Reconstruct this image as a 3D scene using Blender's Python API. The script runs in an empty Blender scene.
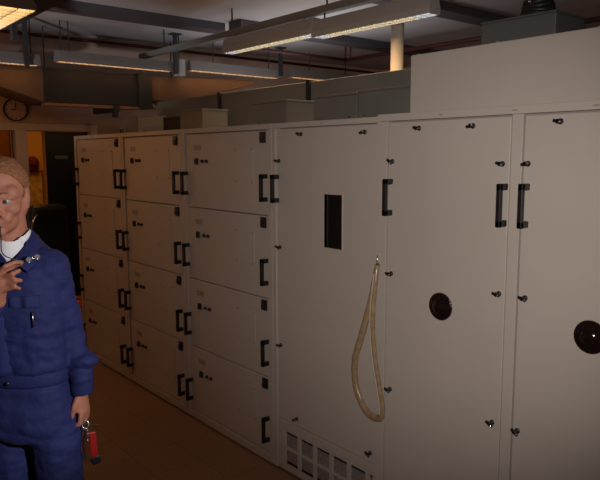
import bpy, bmesh, math, random
from mathutils import Vector, Matrix, noise
random.seed(7)
PI = math.pi
sc = bpy.context.scene
COL = sc.collection

# ------------------------------------------------------------------ materials
def mat(name, col, rough=.5, metal=0, bump=0, bscale=60, var=0, vscale=6, spec=.5, emis=None, estr=0, coat=0):
    m = bpy.data.materials.new(name); m.use_nodes = True
    nt = m.node_tree; b = nt.nodes['Principled BSDF']
    b.inputs['Base Color'].default_value = (*col, 1)
    b.inputs['Roughness'].default_value = rough
    b.inputs['Metallic'].default_value = metal
    b.inputs['Specular IOR Level'].default_value = spec
    b.inputs['Coat Weight'].default_value = coat
    if emis:
        b.inputs['Emission Color'].default_value = (*emis, 1)
        b.inputs['Emission Strength'].default_value = estr
    tc = None
    if var or bump:
        tc = nt.nodes.new('ShaderNodeTexCoord')
    if var:
        n = nt.nodes.new('ShaderNodeTexNoise'); n.inputs['Scale'].default_value = vscale; n.inputs['Detail'].default_value = 5
        r = nt.nodes.new('ShaderNodeValToRGB')
        r.color_ramp.elements[0].position = .3; r.color_ramp.elements[1].position = .7
        r.color_ramp.elements[0].color = (*[c*(1-var) for c in col], 1)
        r.color_ramp.elements[1].color = (*[min(1, c*(1+var)) for c in col], 1)
        nt.links.new(tc.outputs['Object'], n.inputs['Vector'])
        nt.links.new(n.outputs['Fac'], r.inputs['Fac'])
        nt.links.new(r.outputs['Color'], b.inputs['Base Color'])
    if bump:
        n2 = nt.nodes.new('ShaderNodeTexNoise'); n2.inputs['Scale'].default_value = bscale; n2.inputs['Detail'].default_value = 4
        bp = nt.nodes.new('ShaderNodeBump'); bp.inputs['Strength'].default_value = bump; bp.inputs['Distance'].default_value = .01
        nt.links.new(tc.outputs['Object'], n2.inputs['Vector'])
        nt.links.new(n2.outputs['Fac'], bp.inputs['Height'])
        nt.links.new(bp.outputs['Normal'], b.inputs['Normal'])
    return m

M = {}
M['paint'] = mat('cream_grey_paint', (.52, .465, .415), .45, var=.03, vscale=3, bump=.04, bscale=250)
M['carcass'] = mat('carcass_grey', (.30, .27, .24), .6)
M['black'] = mat('black_plastic', (.012, .012, .014), .4)
M['chrome'] = mat('chrome', (.8, .8, .8), .15, 1)
M['label'] = mat('engraved_plate', (.33, .28, .24), .5)
M['brownglass'] = mat('brown_bakelite', (.011, .006, .005), .14, coat=.6)
M['pane'] = mat('dark_glass', (.006, .009, .009), .04, spec=.8)
M['hose'] = mat('gold_beige_hose', (.34, .235, .13), .25, var=.18, vscale=40, coat=.4)
M['greymetal'] = mat('grey_green_metal', (.17, .17, .155), .5, var=.06, vscale=4)
M['ductmetal'] = mat('grey_duct', (.20, .215, .20), .45, var=.08, vscale=3)
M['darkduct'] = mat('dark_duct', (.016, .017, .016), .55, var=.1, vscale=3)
M['darkgrey'] = mat('dark_grey_metal', (.12, .125, .122), .5, var=.06, vscale=4)
M['brownduct'] = mat('warm_lit_duct', (.13, .075, .035), .6, var=.12, vscale=3)  # brown of the duct ends: warm light from the fixture above, put into colour
M['ceiling'] = mat('ceiling_plaster', (.62, .59, .61), .9, var=.08, vscale=1.2)
M['beam'] = mat('dark_beam', (.11, .095, .11), .7, var=.1, vscale=2)
M['wall'] = mat('wall_paint', (.70, .50, .39), .85, var=.06, vscale=1.5)
M['doorframe'] = mat('door_frame_paint', (.74, .62, .58), .5)
M['darkdoor'] = mat('dark_door', (.007, .010, .012), .35)
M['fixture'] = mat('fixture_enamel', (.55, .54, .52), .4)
M['farfixture'] = mat('shaded_fixture_enamel', (.30, .265, .245), .5)  # darker copy of the enamel: dimmer light at the far end, in its colour
M['rail'] = mat('rail_grey', (.30, .29, .28), .5)
M['hanger'] = mat('hanger_dark', (.05, .05, .055), .5)
M['redpipe'] = mat('red_pipe', (.09, .022, .02), .5)
M['whitepipe'] = mat('white_pipe', (.80, .74, .66), .4)
M['orange'] = mat('orange_plastic', (.75, .17, .03), .45)
M['yellow'] = mat('amber_wall', (.75, .42, .12), .8, var=.1, vscale=2)
M['paper'] = mat('yellow_paper', (.80, .55, .20), .7, var=.35, vscale=14)
M['redbrown'] = mat('maroon_felt', (.16, .03, .025), .8)
M['leather'] = mat('black_leather', (.012, .012, .012), .32, bump=.2, bscale=80)
M['wood'] = mat('wood_trim', (.25, .12, .05), .5)
M['skin'] = mat('skin', (.42, .165, .105), .62, var=.06, vscale=22, bump=.06, bscale=120)
M['lip'] = mat('lip_skin', (.42, .15, .12), .4)
M['hair'] = mat('sandy_hair', (.26, .105, .045), .75, var=.15, vscale=60, bump=.5, bscale=160)
M['cloth'] = mat('blue_workwear', (.0115, .0165, .105), .8, var=.12, vscale=9, bump=.25, bscale=70)
M['tee'] = mat('white_cotton', (.82, .81, .84), .85, bump=.1, bscale=120)
M['eyewhite'] = mat('eye_white', (.38, .30, .26), .2)
M['iris'] = mat('iris', (.05, .06, .07), .1)
M['brow'] = mat('eyebrow_hair', (.25, .13, .08), .8)
M['boot'] = mat('boot_leather', (.02, .018, .016), .5)
M['tagred'] = mat('red_tag', (.32, .010, .008), .4)
M['steel'] = mat('steel', (.62, .6, .56), .25, 1)
M['lens'] = mat('lens_glass', (.25, .25, .27), .05, spec=.8)
M['cable'] = mat('dark_cable', (.02, .022, .02), .5)
M['greencable'] = mat('green_cable', (.04, .06, .035), .5)

def floor_mat():
    m = mat('speckled_floor', (.20, .105, .062), .55)
    nt = m.node_tree; b = nt.nodes['Principled BSDF']
    tc = nt.nodes.new('ShaderNodeTexCoord')
    n = nt.nodes.new('ShaderNodeTexNoise'); n.inputs['Scale'].default_value = 130; n.inputs['Detail'].default_value = 3
    r = nt.nodes.new('ShaderNodeValToRGB')
    r.color_ramp.elements[0].position = .35; r.color_ramp.elements[1].position = .7
    r.color_ramp.elements[0].color = (.24, .14, .09, 1); r.color_ramp.elements[1].color = (.40, .245, .165, 1)
    br = nt.nodes.new('ShaderNodeTexBrick'); br.inputs['Scale'].default_value = 1.0
    br.offset = 0; br.inputs['Brick Width'].default_value = .3; br.inputs['Row Height'].default_value = .3
    br.inputs['Mortar Size'].default_value = .003
    br.inputs['Color1'].default_value = (1, 1, 1, 1); br.inputs['Color2'].default_value = (.9, .9, .9, 1); br.inputs['Mortar'].default_value = (.6, .6, .6, 1)
    mx = nt.nodes.new('ShaderNodeMixRGB'); mx.blend_type = 'MULTIPLY'; mx.inputs['Fac'].default_value = 1
    L = nt.links.new
    L(tc.outputs['Object'], n.inputs['Vector']); L(tc.outputs['Object'], br.inputs['Vector'])
    L(n.outputs['Fac'], r.inputs['Fac']); L(r.outputs['Color'], mx.inputs[1]); L(br.outputs['Color'], mx.inputs[2])
    L(mx.outputs['Color'], b.inputs['Base Color'])
    return m
M['floor'] = floor_mat()

def mesh_mat():
    m = mat('perforated_mesh', (.3, .25, .24), .5)
    nt = m.node_tree; b = nt.nodes['Principled BSDF']
    tc = nt.nodes.new('ShaderNodeTexCoord')
    v = nt.nodes.new('ShaderNodeTexVoronoi'); v.inputs['Scale'].default_value = 130
    r = nt.nodes.new('ShaderNodeValToRGB')
    r.color_ramp.elements[0].position = .30; r.color_ramp.elements[1].position = .52
    r.color_ramp.elements[0].color = (.16, .125, .115, 1); r.color_ramp.elements[1].color = (.33, .275, .26, 1)
    nt.links.new(tc.outputs['Object'], v.inputs['Vector']); nt.links.new(v.outputs['Distance'], r.inputs['Fac'])
    nt.links.new(r.outputs['Color'], b.inputs['Base Color'])
    return m
M['mesh'] = mesh_mat()

def lamp_mat(name, col, s):
    return mat(name, (.8, .8, .8), .5, emis=col, estr=s)
M['lit_white'] = lamp_mat('tube_white', (1, .86, .55), 3.2)
M['lit_cool'] = lamp_mat('tube_cool', (.72, .82, 1), 3.2)
M['lit_warm'] = lamp_mat('tube_warm', (1, .50, .20), 5.0)
M['lit_near'] = lamp_mat('tube_near', (1, .62, .25), 4.4)

# ------------------------------------------------------------------ geometry helpers
def new_obj(name, me, m, parent=None, smooth=True, bevel=0):
    o = bpy.data.objects.new(name, me); COL.objects.link(o)
    if m is not None and not me.materials: me.materials.append(m)
    if parent is not None: o.parent = parent
    if smooth:
        for p in me.polygons: p.use_smooth = True
    if bevel:
        bv = o.modifiers.new('bevel', 'BEVEL'); bv.width = bevel; bv.segments = 2; bv.limit_method = 'ANGLE'; bv.angle_limit = math.radians(40)
        bv.harden_normals = False
    return o

class MB:
    """collects shapes; build() links them as one mesh object"""
    def __init__(s): s.bm = bmesh.new()
    def box(s, x0, x1, y0, y1, z0, z1, mtx=None):
        vs = [s.bm.verts.new((x, y, z)) for x in (x0, x1) for y in (y0, y1) for z in (z0, z1)]
        for f in ((0,1,3,2),(4,6,7,5),(0,4,5,1),(2,3,7,6),(0,2,6,4),(1,5,7,3)):
            s.bm.faces.new([vs[i] for i in f])
        if mtx is not None:
            for v in vs: v.co = mtx @ v.co
        return s
    def prism(s, front, back):
        """two matching polygons joined"""
        a = [s.bm.verts.new(p) for p in front]; b = [s.bm.verts.new(p) for p in back]
        n = len(a)
        s.bm.faces.new(a); s.bm.faces.new(b[::-1])
        for i in range(n): s.bm.faces.new((a[i], b[i], b[(i+1) % n], a[(i+1) % n]))
        return s
    def tube(s, pts, r, seg=12, closed=False, flat=1.0, upv=(0, 0, 1)):
        pts = [Vector(p) for p in pts]; n = len(pts)
        rs = r if isinstance(r, (list, tuple)) else [r]*n
        rings = []; prev = None
        for i, p in enumerate(pts):
            if closed: t = pts[(i+1) % n] - pts[i-1]
            else: t = pts[min(i+1, n-1)] - pts[max(i-1, 0)]
            t.normalize()
            if prev is None:
                u = Vector(upv).cross(t)
                if u.length < 1e-3: u = Vector((1, 0, 0)).cross(t)
                u.normalize()
            else:
                u = prev - t*prev.dot(t); u.normalize()
            prev = u; v = t.cross(u)
            ri = rs[i]; rx, ry = ri if isinstance(ri, (list, tuple)) else (ri, ri*flat)
            rings.append([s.bm.verts.new(p + u*rx*math.cos(a) + v*ry*math.sin(a)) for a in [2*PI*k/seg for k in range(seg)]])
        m = n if closed else n-1
        for i in range(m):
            A, B = rings[i], rings[(i+1) % n]
            for k in range(seg): s.bm.faces.new((A[k], A[(k+1) % seg], B[(k+1) % seg], B[k]))
        if not closed:
            s.bm.faces.new(rings[0][::-1]); s.bm.faces.new(rings[-1])
        return s
    def lathe(s, prof, c, axis='z', seg=24):
        """prof: (r, h) list; h along axis from c"""
        c = Vector(c)
        def P(r, h, a):
            x, y = r*math.cos(a), r*math.sin(a)
            return c + {'z': Vector((x, y, h)), 'y': Vector((x, h, y)), 'x': Vector((h, x, y))}[axis]
        rings = []
        for r, h in prof:
            rings.append([s.bm.verts.new(P(max(r, 1e-4), h, 2*PI*k/seg)) for k in range(seg)])
        for A, B in zip(rings, rings[1:]):
            for k in range(seg): s.bm.faces.new((A[k], A[(k+1) % seg], B[(k+1) % seg], B[k]))
        s.bm.faces.new(rings[0][::-1]); s.bm.faces.new(rings[-1])
        return s
    def cyl(s, c, r, h, axis='z', seg=20): return s.lathe([(r, 0), (r, h)], c, axis, seg)
    def ell(s, c, r, rot=None, seg=20, rings=12):
        mt = Matrix.Translation(Vector(c))
        if rot is not None: mt = mt @ rot
        mt = mt @ Matrix.Diagonal((*r, 1))
        top = s.bm.verts.new(mt @ Vector((0, 0, 1))); bot = s.bm.verts.new(mt @ Vector((0, 0, -1))); rg = []
        for i in range(1, rings):
            ph = PI*i/rings; sp, cp = math.sin(ph), math.cos(ph)
            rg.append([s.bm.verts.new(mt @ Vector((sp*math.cos(2*PI*k/seg), sp*math.sin(2*PI*k/seg), cp))) for k in range(seg)])
        F = s.bm.faces.new
        for k in range(seg):
            k2 = (k+1) % seg
            F((top, rg[0][k], rg[0][k2])); F((bot, rg[-1][k2], rg[-1][k]))
            for A, B in zip(rg, rg[1:]): F((A[k], B[k], B[k2], A[k2]))
        return s
    def cap(s, a, b, ra, rb=None, n=7):
        """capsule as chain of spheres"""
        rb = ra if rb is None else rb
        a, b = Vector(a), Vector(b)
        for i in range(n):
            t = i/(n-1); r = ra + (rb-ra)*t
            s.ell(a.lerp(b, t), (r, r, r), seg=14, rings=8)
        return s
    def build(s, name, m, parent=None, smooth=False, bevel=0):
        bmesh.ops.recalc_face_normals(s.bm, faces=s.bm.faces[:])
        me = bpy.data.meshes.new(name); s.bm.to_mesh(me); s.bm.free()
        return new_obj(name, me, m, parent, smooth, bevel)
    def fused(s, name, m, parent=None, voxel=.005, smooth_it=6, wrinkle=None, cut=None):
        """overlapping closed shapes fused into one continuous skin"""
        bmesh.ops.recalc_face_normals(s.bm, faces=s.bm.faces[:])
        me = bpy.data.meshes.new(name); s.bm.to_mesh(me); s.bm.free()
        o = bpy.data.objects.new(name, me); COL.objects.link(o)
        md = o.modifiers.new('r', 'REMESH'); md.mode = 'VOXEL'; md.voxel_size = voxel
        sm = o.modifiers.new('s', 'SMOOTH'); sm.iterations = smooth_it; sm.factor = .5
        dg = bpy.context.evaluated_depsgraph_get(); dg.update()
        me2 = bpy.data.meshes.new_from_object(o.evaluated_get(dg))
        bpy.data.objects.remove(o); bpy.data.meshes.remove(me)
        me2.name = name
        if wrinkle or cut:
            bm = bmesh.new(); bm.from_mesh(me2)
            bm.normal_update()
            if wrinkle:
                for v in bm.verts: v.co += v.normal*wrinkle(v.co)
            if cut:
                bmesh.ops.delete(bm, geom=[f for f in bm.faces if cut(f.calc_center_median())], context='FACES')
            bm.to_mesh(me2); bm.free()
        me2.materials.clear()
        return new_obj(name, me2, m, parent, True)

def tag(o, label=None, cat=None, group=None, kind=None):
    if label: o['label'] = label
    if cat: o['category'] = cat
    if group: o['group'] = group
    if kind: o['kind'] = kind
    return o
def thing(name, label, cat, loc=(0, 0, 0), rz=0, group=None):
    o = bpy.data.objects.new(name, None); COL.objects.link(o)
    o.empty_display_size = .1
    o.location = loc; o.rotation_euler = (0, 0, rz)
    return tag(o, label, cat, group)
def catmull(pts, n=6, closed=False):
    pts = [Vector(p) for p in pts]; out = []; N = len(pts)
    rng = range(N if closed else N-1)
    for i in rng:
        g = (lambda k: pts[k % N]) if closed else (lambda k: pts[max(0, min(N-1, k))])
        p0, p1, p2, p3 = g(i-1), g(i), g(i+1), g(i+2)
        for j in range(n):
            t = j/n
            out.append(.5*((2*p1) + (p2-p0)*t + (2*p0-5*p1+4*p2-p3)*t*t + (3*p1-p0-3*p2+p3)*t**3))
    if not closed: out.append(pts[-1])
    return out

# ------------------------------------------------------------------ camera
CAM = Vector((1.754, -2.219, 1.827)); yaw, pit, rol = .876, .130, -.003
fw = Vector((-math.sin(yaw)*math.cos(pit), math.cos(yaw)*math.cos(pit), -math.sin(pit)))
rt = Vector((math.cos(yaw), math.sin(yaw), 0)); up = rt.cross(fw)
R_ = rt*math.cos(rol) + up*math.sin(rol); U_ = up*math.cos(rol) - rt*math.sin(rol)
cd = bpy.data.cameras.new('camera'); cam = bpy.data.objects.new('camera', cd); COL.objects.link(cam)
cam.matrix_world = Matrix(((R_.x, U_.x, -fw.x, CAM.x), (R_.y, U_.y, -fw.y, CAM.y), (R_.z, U_.z, -fw.z, CAM.z), (0, 0, 0, 1)))
cd.sensor_fit = 'HORIZONTAL'; cd.sensor_width = 36; cd.lens = 650/600*36; cd.clip_start = .05
sc.camera = cam

# ------------------------------------------------------------------ the room
CEIL = 3.06
X0, X1, Y0, Y1 = -5.0, 3.6, -4.2, 5.0
def struct(o): o['kind'] = 'structure'; return o
struct(MB().box(X0-2.6, X1, Y0, Y1, -.1, 0).build('floor', M['floor']))
struct(MB().box(X0-2.6, X1, Y0, Y1, CEIL, CEIL+.1).build('ceiling', M['ceiling']))
struct(MB().box(X1, X1+.1, Y0, Y1, 0, CEIL).build('wall_right', M['wall']))
struct(MB().box(X0, X1, Y0-.1, Y0, 0, CEIL).build('wall_front', M['wall']))
struct(MB().box(X0, X1, Y1, Y1+.1, 0, CEIL).build('wall_back', M['wall']))
# end wall with the glazed doorway: opening y -1.1..0.53, z 0..2.075
DZ = 2.075
w = MB()
w.box(X0-.12, X0, Y0, -1.12, 0, CEIL); w.box(X0-.12, X0, .53, Y1, 0, CEIL); w.box(X0-.12, X0, -1.12, .53, DZ, CEIL)
struct(w.build('wall_left', M['wall']))
# door frame
fr = MB()
fr.box(X0-.13, X0+.03, -1.20, .60, DZ, DZ+.075)
fr.box(X0-.13, X0+.03, .525, .60, 0, DZ)
fr.box(X0-.13, X0+.03, -.235, -.122, 0, DZ)
fr.box(X0-.13, X0+.03, -1.20, -1.12, 0, DZ)
struct(fr.build('trim_1', M['doorframe'], bevel=.004))
# side light window left of the door
wn = struct(MB().box(X0-.07, X0-.06, -1.12, -.235, 0, DZ).build('window_1', None))
gm = bpy.data.materials.new('window_glass'); gm.use_nodes = True
gb = gm.node_tree.nodes['Principled BSDF']; gb.inputs['Base Color'].default_value = (.34, .24, .17, 1); gb.inputs['Roughness'].default_value = .02; gb.inputs['Transmission Weight'].default_value = 1; gb.inputs['IOR'].default_value = 1.1
wn.data.materials.append(gm)
MB().box(X0-.09, X0-.04, -.262, -.250, 0, DZ).build('window_frame', M['chrome'], wn)
# dark door leaf
dr = struct(MB().box(X0-.10, X0-.05, .07, .522, .01, DZ-.005).build('door_1', M['darkdoor'], bevel=.003))
MB().box(X0-.05, X0-.045, .17, .30, 1.795, 1.83).build('door_plate', M['greymetal'], dr)
MB().box(X0-.105, X0-.045, .062, .072, .01, DZ-.005).build('door_edge_strip', M['yellow'], dr)
# the room beyond
bw = MB(); bw.box(X0-2.5, X0-2.4, -2.6, 2.6, 0, CEIL); bw.box(X0-2.5, X0-.12, -2.6, -2.5, 0, CEIL); bw.box(X0-2.5, X0-.12, 2.5, 2.6, 0, CEIL)
struct(bw.build('wall_far', M['yellow']))
struct(MB().box(X0, X0+.015, .60, Y1, 0, .08).box(X0, X0+.015, Y0, -1.2, 0, .08).build('baseboard_left', M['doorframe']))

# ceiling beams running across
for i, x in enumerate((-3.66, -1.80, .1, 2.0)):
    struct(MB().box(x-.10, x+.10, Y0, 1.3 if i == 0 else Y1, CEIL-.07, CEIL).build('trim_%d' % (i+2), M['beam']))
struct(MB().box(-3.50, -3.30, 1.3, Y1, CEIL-.07, CEIL).build('trim_6', M['beam']))

# red sprinkler pipes
p = MB(); p.tube([(X0+.06, Y0, 3.0), (X0+.06, Y1, 3.0)], .016)
tag(p.build('sprinkler_pipe', M['redpipe'], smooth=True), 'thin dark red pipe running along the end wall just below the ceiling', 'pipe')
p = thing('sprinkler_pipe', 'red pipe with a tee and two risers behind the grey duct', 'pipe', (-3.75, 3.07, 2.9))
MB().tube([(0, -1.2, 0), (0, .02, 0)], .017).build('cross_run', M['redpipe'], p, True)
MB().tube([(0, 0, 0), (4.0, 0, 0)], .021).build('long_run', M['redpipe'], p, True)
for dx in (-.02, .06): MB().tube([(dx, 0, 0), (dx, 0, .16)], .009).build('riser', M['redpipe'], p, True)

# white vertical pipe
p = thing('standpipe', 'white vertical pipe rising to the ceiling behind the grey duct', 'pipe', (-1.455, 1.36, 0))
MB().cyl((0, 0, 0), .046, CEIL, seg=28).build('pipe', M['whitepipe'], p, True)
MB().lathe([(.048, 0), (.062, .01), (.062, .03), (.048, .04)], (0, 0, 2.96)).build('collar', M['whitepipe'], p, True)

# ------------------------------------------------------------------ light fixtures (louvred luminaires)
def luminaire(loc, length, ax, label, litmat, endmat=None, group=None, hw=.085, hh=.085, ncell=18, hang=None):
    """built along local x, underside at z=0; ax rotates"""
    t = thing('louvre_light', label, 'ceiling light', loc, ax, group)
    h = MB()
    L = length/2
    prof = [(-hw, 0), (hw, 0), (hw, .035), (hw*.55, hh), (-hw*.55, hh), (-hw, .035)]
    # housing as a hollow trough: side walls, top and end caps
    h.prism([(-L, y, z) for y, z in ((-hw, -.002), (-hw+.008, -.002), (-hw+.008, .035), (-hw*.55, hh-.008), (-hw*.55, hh), (-hw, .035))],
            [(L, y, z) for y, z in ((-hw, -.002), (-hw+.008, -.002), (-hw+.008, .035), (-hw*.55, hh-.008), (-hw*.55, hh), (-hw, .035))])
    h.prism([(-L, -y, z) for y, z in ((-hw, -.002), (-hw+.008, -.002), (-hw+.008, .035), (-hw*.55, hh-.008), (-hw*.55, hh), (-hw, .035))],
            [(L, -y, z) for y, z in ((-hw, -.002), (-hw+.008, -.002), (-hw+.008, .035), (-hw*.55, hh-.008), (-hw*.55, hh), (-hw, .035))])
    h.box(-L, L, -hw*.55, hw*.55, hh-.008, hh)
    for s in (-1, 1):
        e = L*s
        h.prism([(e, y, z) for y, z in prof], [(e+.02*s, y*.95, z*.97+.001) for y, z in prof])
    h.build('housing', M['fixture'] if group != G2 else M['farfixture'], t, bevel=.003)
    # tubes and louvre blades
    tb = MB()
    for y in (-.035, .035): tb.cyl((-L+.03, y, .04), .013, length-.06, axis='x', seg=10)
    tb.build('tube', litmat, t, True)
    # parabolic reflector cells glowing with the tubes' light
    for k in range(ncell):
        a = -L + length*k/ncell; b = -L + length*(k+1)/ncell
    bl = MB()
    for k in range(1, ncell):
        x = -L + length*k/ncell
        bl.box(x-.003, x+.003, -hw+.008, hw-.008, -.004, .022)
    bl.box(-L, L, -.003, .003, -.003, .02)
    bl.build('louvre', M['fixture'], t)
    rf = MB(); rf.box(-L+.01, L-.01, -hw+.006, hw-.006, .024, .028)
    rf.build('diffuser', litmat, t)
    if endmat:
        for s in (-1, 1):
            e = MB(); e.box(min(s*(L-.012), s*(L-.11)), max(s*(L-.012), s*(L-.11)), -hw+.006, hw-.006, .018, .023)
            e.build('end_diffuser', endmat, t)
    if hang:
        for x in hang[0]:
            MB().cyl((x, 0, hh), .006, hang[1]-hh, seg=8).build('suspension_wire', M['hanger'], t)
    return t
G2 = 'row of louvred lights across the far end'
G1 = 'louvred lights on the long trunking rail over the cabinets'
luminaire((-1.375, 1.0, 2.668), 1.04, 0, 'near louvred ceiling light of the long rail, its end right of the white pipe', M['lit_white'], M['lit_cool'], G1, hw=.055, hh=.12, ncell=18, hang=((-.45, .45), .1615))
luminaire((-2.500, 1.0, 2.695), 1.14, 0, 'louvred ceiling light at the far left end of the long rail', M['lit_white'], M['lit_cool'], G1, hw=.055, hh=.12, ncell=18, hang=((-.45, .45), .136))
# trunking rail above
r = thing('trunking_rail', 'long grey trunking rail carrying the two louvred lights above the cabinets', 'rail', (-3.0, 1.0, 2.83))
MB().box(-1.7, 2.5, -.035, .035, 0, .05).build('rail', M['rail'], r, bevel=.004)
for x in (-1.2, 0, 1.2, 2.2): MB().cyl((x, 0, .05), .007, CEIL-2.88, seg=8).build('suspension_rod', M['hanger'], r)

G2 = 'row of louvred lights across the far end'
CX = -4.40
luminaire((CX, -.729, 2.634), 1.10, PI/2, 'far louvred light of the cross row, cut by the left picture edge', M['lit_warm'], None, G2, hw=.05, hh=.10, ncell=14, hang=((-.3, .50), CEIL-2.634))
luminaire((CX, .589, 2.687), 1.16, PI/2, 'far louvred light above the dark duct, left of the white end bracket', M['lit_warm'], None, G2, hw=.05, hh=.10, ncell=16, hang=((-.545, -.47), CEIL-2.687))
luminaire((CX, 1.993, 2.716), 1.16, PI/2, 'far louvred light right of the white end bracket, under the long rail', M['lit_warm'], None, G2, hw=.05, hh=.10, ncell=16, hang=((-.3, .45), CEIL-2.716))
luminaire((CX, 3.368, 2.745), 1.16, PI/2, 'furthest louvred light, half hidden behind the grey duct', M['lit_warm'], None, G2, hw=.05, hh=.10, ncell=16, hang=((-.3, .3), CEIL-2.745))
t = thing('end_bracket', 'pale upright end bracket between two far louvred lights', 'bracket', (CX, 1.276, 2.643))
MB().box(-.05, .06, -.039, .039, 0, .175).build('plate', M['fixture'], t, bevel=.006)
MB().cyl((0, 0, .17), .007, CEIL-2.643-.17, seg=8).build('suspension_rod', M['hanger'], t)
# dark suspension posts
for y, zt, lab in ((-.275, 2.60, 'dark ceiling post hanging at the far left above the wall clock'), (1.21, 2.66, 'dark ceiling post hanging just left of the pale end bracket'), (2.58, 2.74, 'short dark ceiling post hanging under the long louvred rail')):
    t = thing('suspension_post', lab, 'post', (-4.32, y-.02, 0), 0, 'dark ceiling posts')
    MB().box(-.018, .018, -.018, .018, zt, CEIL-.012).build('post', M['hanger'], t)
    MB().box(-.05, .05, -.05, .05, CEIL-.012, CEIL).build('mounting_plate', M['hanger'], t)
# the nearer light at top left, and its dark rail
luminaire((-2.99, -.93, 2.70), 1.14, 0, 'bright louvred ceiling light cut by the top left corner', M['lit_near'], None, None, hw=.11, ncell=12, hang=((-.4, .4), CEIL-2.70))
r = thing('conduit_rail', 'dark rail running beside the bright top left ceiling light', 'rail', (-2.6, -.70, 2.76))
MB().box(-.75, 1.4, -.02, .02, 0, .05).build('rail', M['hanger'], r)
MB().box(-.72, -.66, -.018, .018, -.10, 0).build('end_drop', M['hanger'], r)
for x in (-.5, 1.0): MB().cyl((x, 0, .05), .006, CEIL-2.81, seg=8).build('suspension_rod', M['hanger'], r)

# ------------------------------------------------------------------ ducts
# dark cross duct hanging below the far lights
d = thing('air_duct', 'dark wide air duct hanging under the far louvred lights', 'duct', (-4.75, .111, -.0914))
d.scale = (1, 1.05, 1.05)
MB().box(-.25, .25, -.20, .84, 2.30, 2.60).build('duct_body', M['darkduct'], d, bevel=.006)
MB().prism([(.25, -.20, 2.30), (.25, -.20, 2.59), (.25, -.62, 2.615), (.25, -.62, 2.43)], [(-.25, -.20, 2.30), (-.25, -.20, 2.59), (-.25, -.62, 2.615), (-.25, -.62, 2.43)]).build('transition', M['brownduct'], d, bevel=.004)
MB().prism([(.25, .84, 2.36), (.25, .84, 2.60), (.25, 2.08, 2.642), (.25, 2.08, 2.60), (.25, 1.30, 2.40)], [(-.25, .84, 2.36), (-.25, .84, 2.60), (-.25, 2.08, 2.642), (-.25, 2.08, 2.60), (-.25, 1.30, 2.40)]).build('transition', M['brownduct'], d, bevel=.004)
MB().box(-.02, .28, .70, .84, 2.285, 2.615).build('flange', M['cable'], d)
for y in (-.1, 1.2): MB().cyl((0, y, 2.58), .006, .42, seg=8).build('suspension_rod', M['hanger'], d)
MB().box(-.27, .27, .44, .50, 2.24, 2.30).box(.20, .262, .45, .49, 2.19, 2.25).build('clamp', M['cable'], d, bevel=.004)
MB().tube([(.26, .84, 2.33), (.27, .86, 2.30), (.27, .96, 2.30), (.26, .98, 2.34)], .012).build('clamp', M['greymetal'], d, True)
MB().box(.14, .26, -.19, .72, 2.27, 2.297).build('angle_bar', M['wood'], d)

# long grey duct behind the cabinets, resting on their back part
d = thing('ventilation_duct', 'long grey green ventilation duct running behind the boxes on the cabinets', 'duct', (0, 0, 2.0))
MB().box(-4.0, -1.775, .80, 1.25, 0, .335).build('duct_section', M['ductmetal'], d, bevel=.006)
MB().box(-1.755, .35, .80, 1.25, 0, .332).build('duct_section', M['ductmetal'], d, bevel=.006)
for x in (-1.765, -2.9): MB().box(x-.02, x+.02, .785, 1.265, -.0, .345).build('flange', M['darkduct'], d, bevel=.004)
for x in (-3.7, -2.3, -1.2, .1): MB().box(x-.02, x+.02, .9, .94, -2.0, 0).box(x-.02, x+.02, 1.1, 1.14, -2.0, 0).build('support_leg', M['darkduct'], d)
for x in (-1.10,): MB().cyl((x, .80, .24), .012, -.006, axis='y', seg=12).cyl((x, .80, .19), .012, -.006, axis='y', seg=12).build('rivet', M['steel'], d)

# grey boxes standing on the cabinets
def topbox(x0, x1, y0, y1, z1, label, nm='junction_box'):
    t = thing(nm, label, 'metal box', (x0, y0, 2.002), 0, 'grey metal boxes on top of the cabinets')
    W, D, H = x1-x0, y1-y0, z1-2.0
    MB().box(0, W, 0, D, 0, H-.012).build('box_body', M['greymetal'], t, bevel=.004)
    MB().box(-.004, W+.004, -.004, D+.004, H-.012, H).build('lid', M['greymetal'], t, bevel=.003)
    for i in (0, 1): MB().cyl((.05+i*(W-.1), 0, .03), .006, -.005, axis='y', seg=10).build('screw', M['steel'], t)
topbox(-3.66, -3.40, .30, .56, 2.165, 'smallest looking grey metal box, on the joint of the two furthest cabinets')
topbox(-2.69, -2.37, .30, .52, 2.162, 'grey metal box on the second cabinet, above its right hand end')
topbox(-1.75, -1.39, .30, .52, 2.162, 'grey metal box on the third cabinet, left of the two boxes standing together')
topbox(-1.14, -.79, .30, .62, 2.160, 'left one of the two grey boxes on the cabinet with the window')
topbox(-.775, -.36, .30, .62, 2.168, 'right one of the two grey boxes, touching the big cream box')
# low background boxes between
MB_ = thing('cable_box', 'dark low box between the two furthest grey boxes on the cabinets', 'metal box', (-3.25, .455, 2.002))
MB().box(0, .38, 0, .15, 0, .13).build('box_body', M['darkduct'], MB_, bevel=.004)
MB().box(-.003, .383, -.003, .153, .13, .14).build('lid', M['darkduct'], MB_, bevel=.003)

# big cream box on the near cabinet
t = thing('roof_box', 'big plain cream metal box on top of the near two door cabinet', 'metal box', (-.20, .05, 2.010))
MB().box(0, 1.27, 0, .62, 0, .252).build('box_body', M['paint'], t, bevel=.004)
MB().box(-.004, .0, .02, .6, .02, .25).build('end_panel', M['carcass'], t)
for x in (.02, .42, .83, 1.24): MB().cyl((x, .03, .252), .007, .006, seg=10).build('screw', M['paint'], t)
# grey box on top
t = thing('transformer_box', 'dark grey metal box standing on the big cream box at the upper right', 'metal box', (-.055, .36, 2.272))
MB().box(0, .36, 0, .24, 0, .136).build('box_body', M['darkgrey'], t, bevel=.004)
MB().box(-.004, .364, -.004, .244, .136, .145).build('lid', M['darkgrey'], t, bevel=.003)
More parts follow.
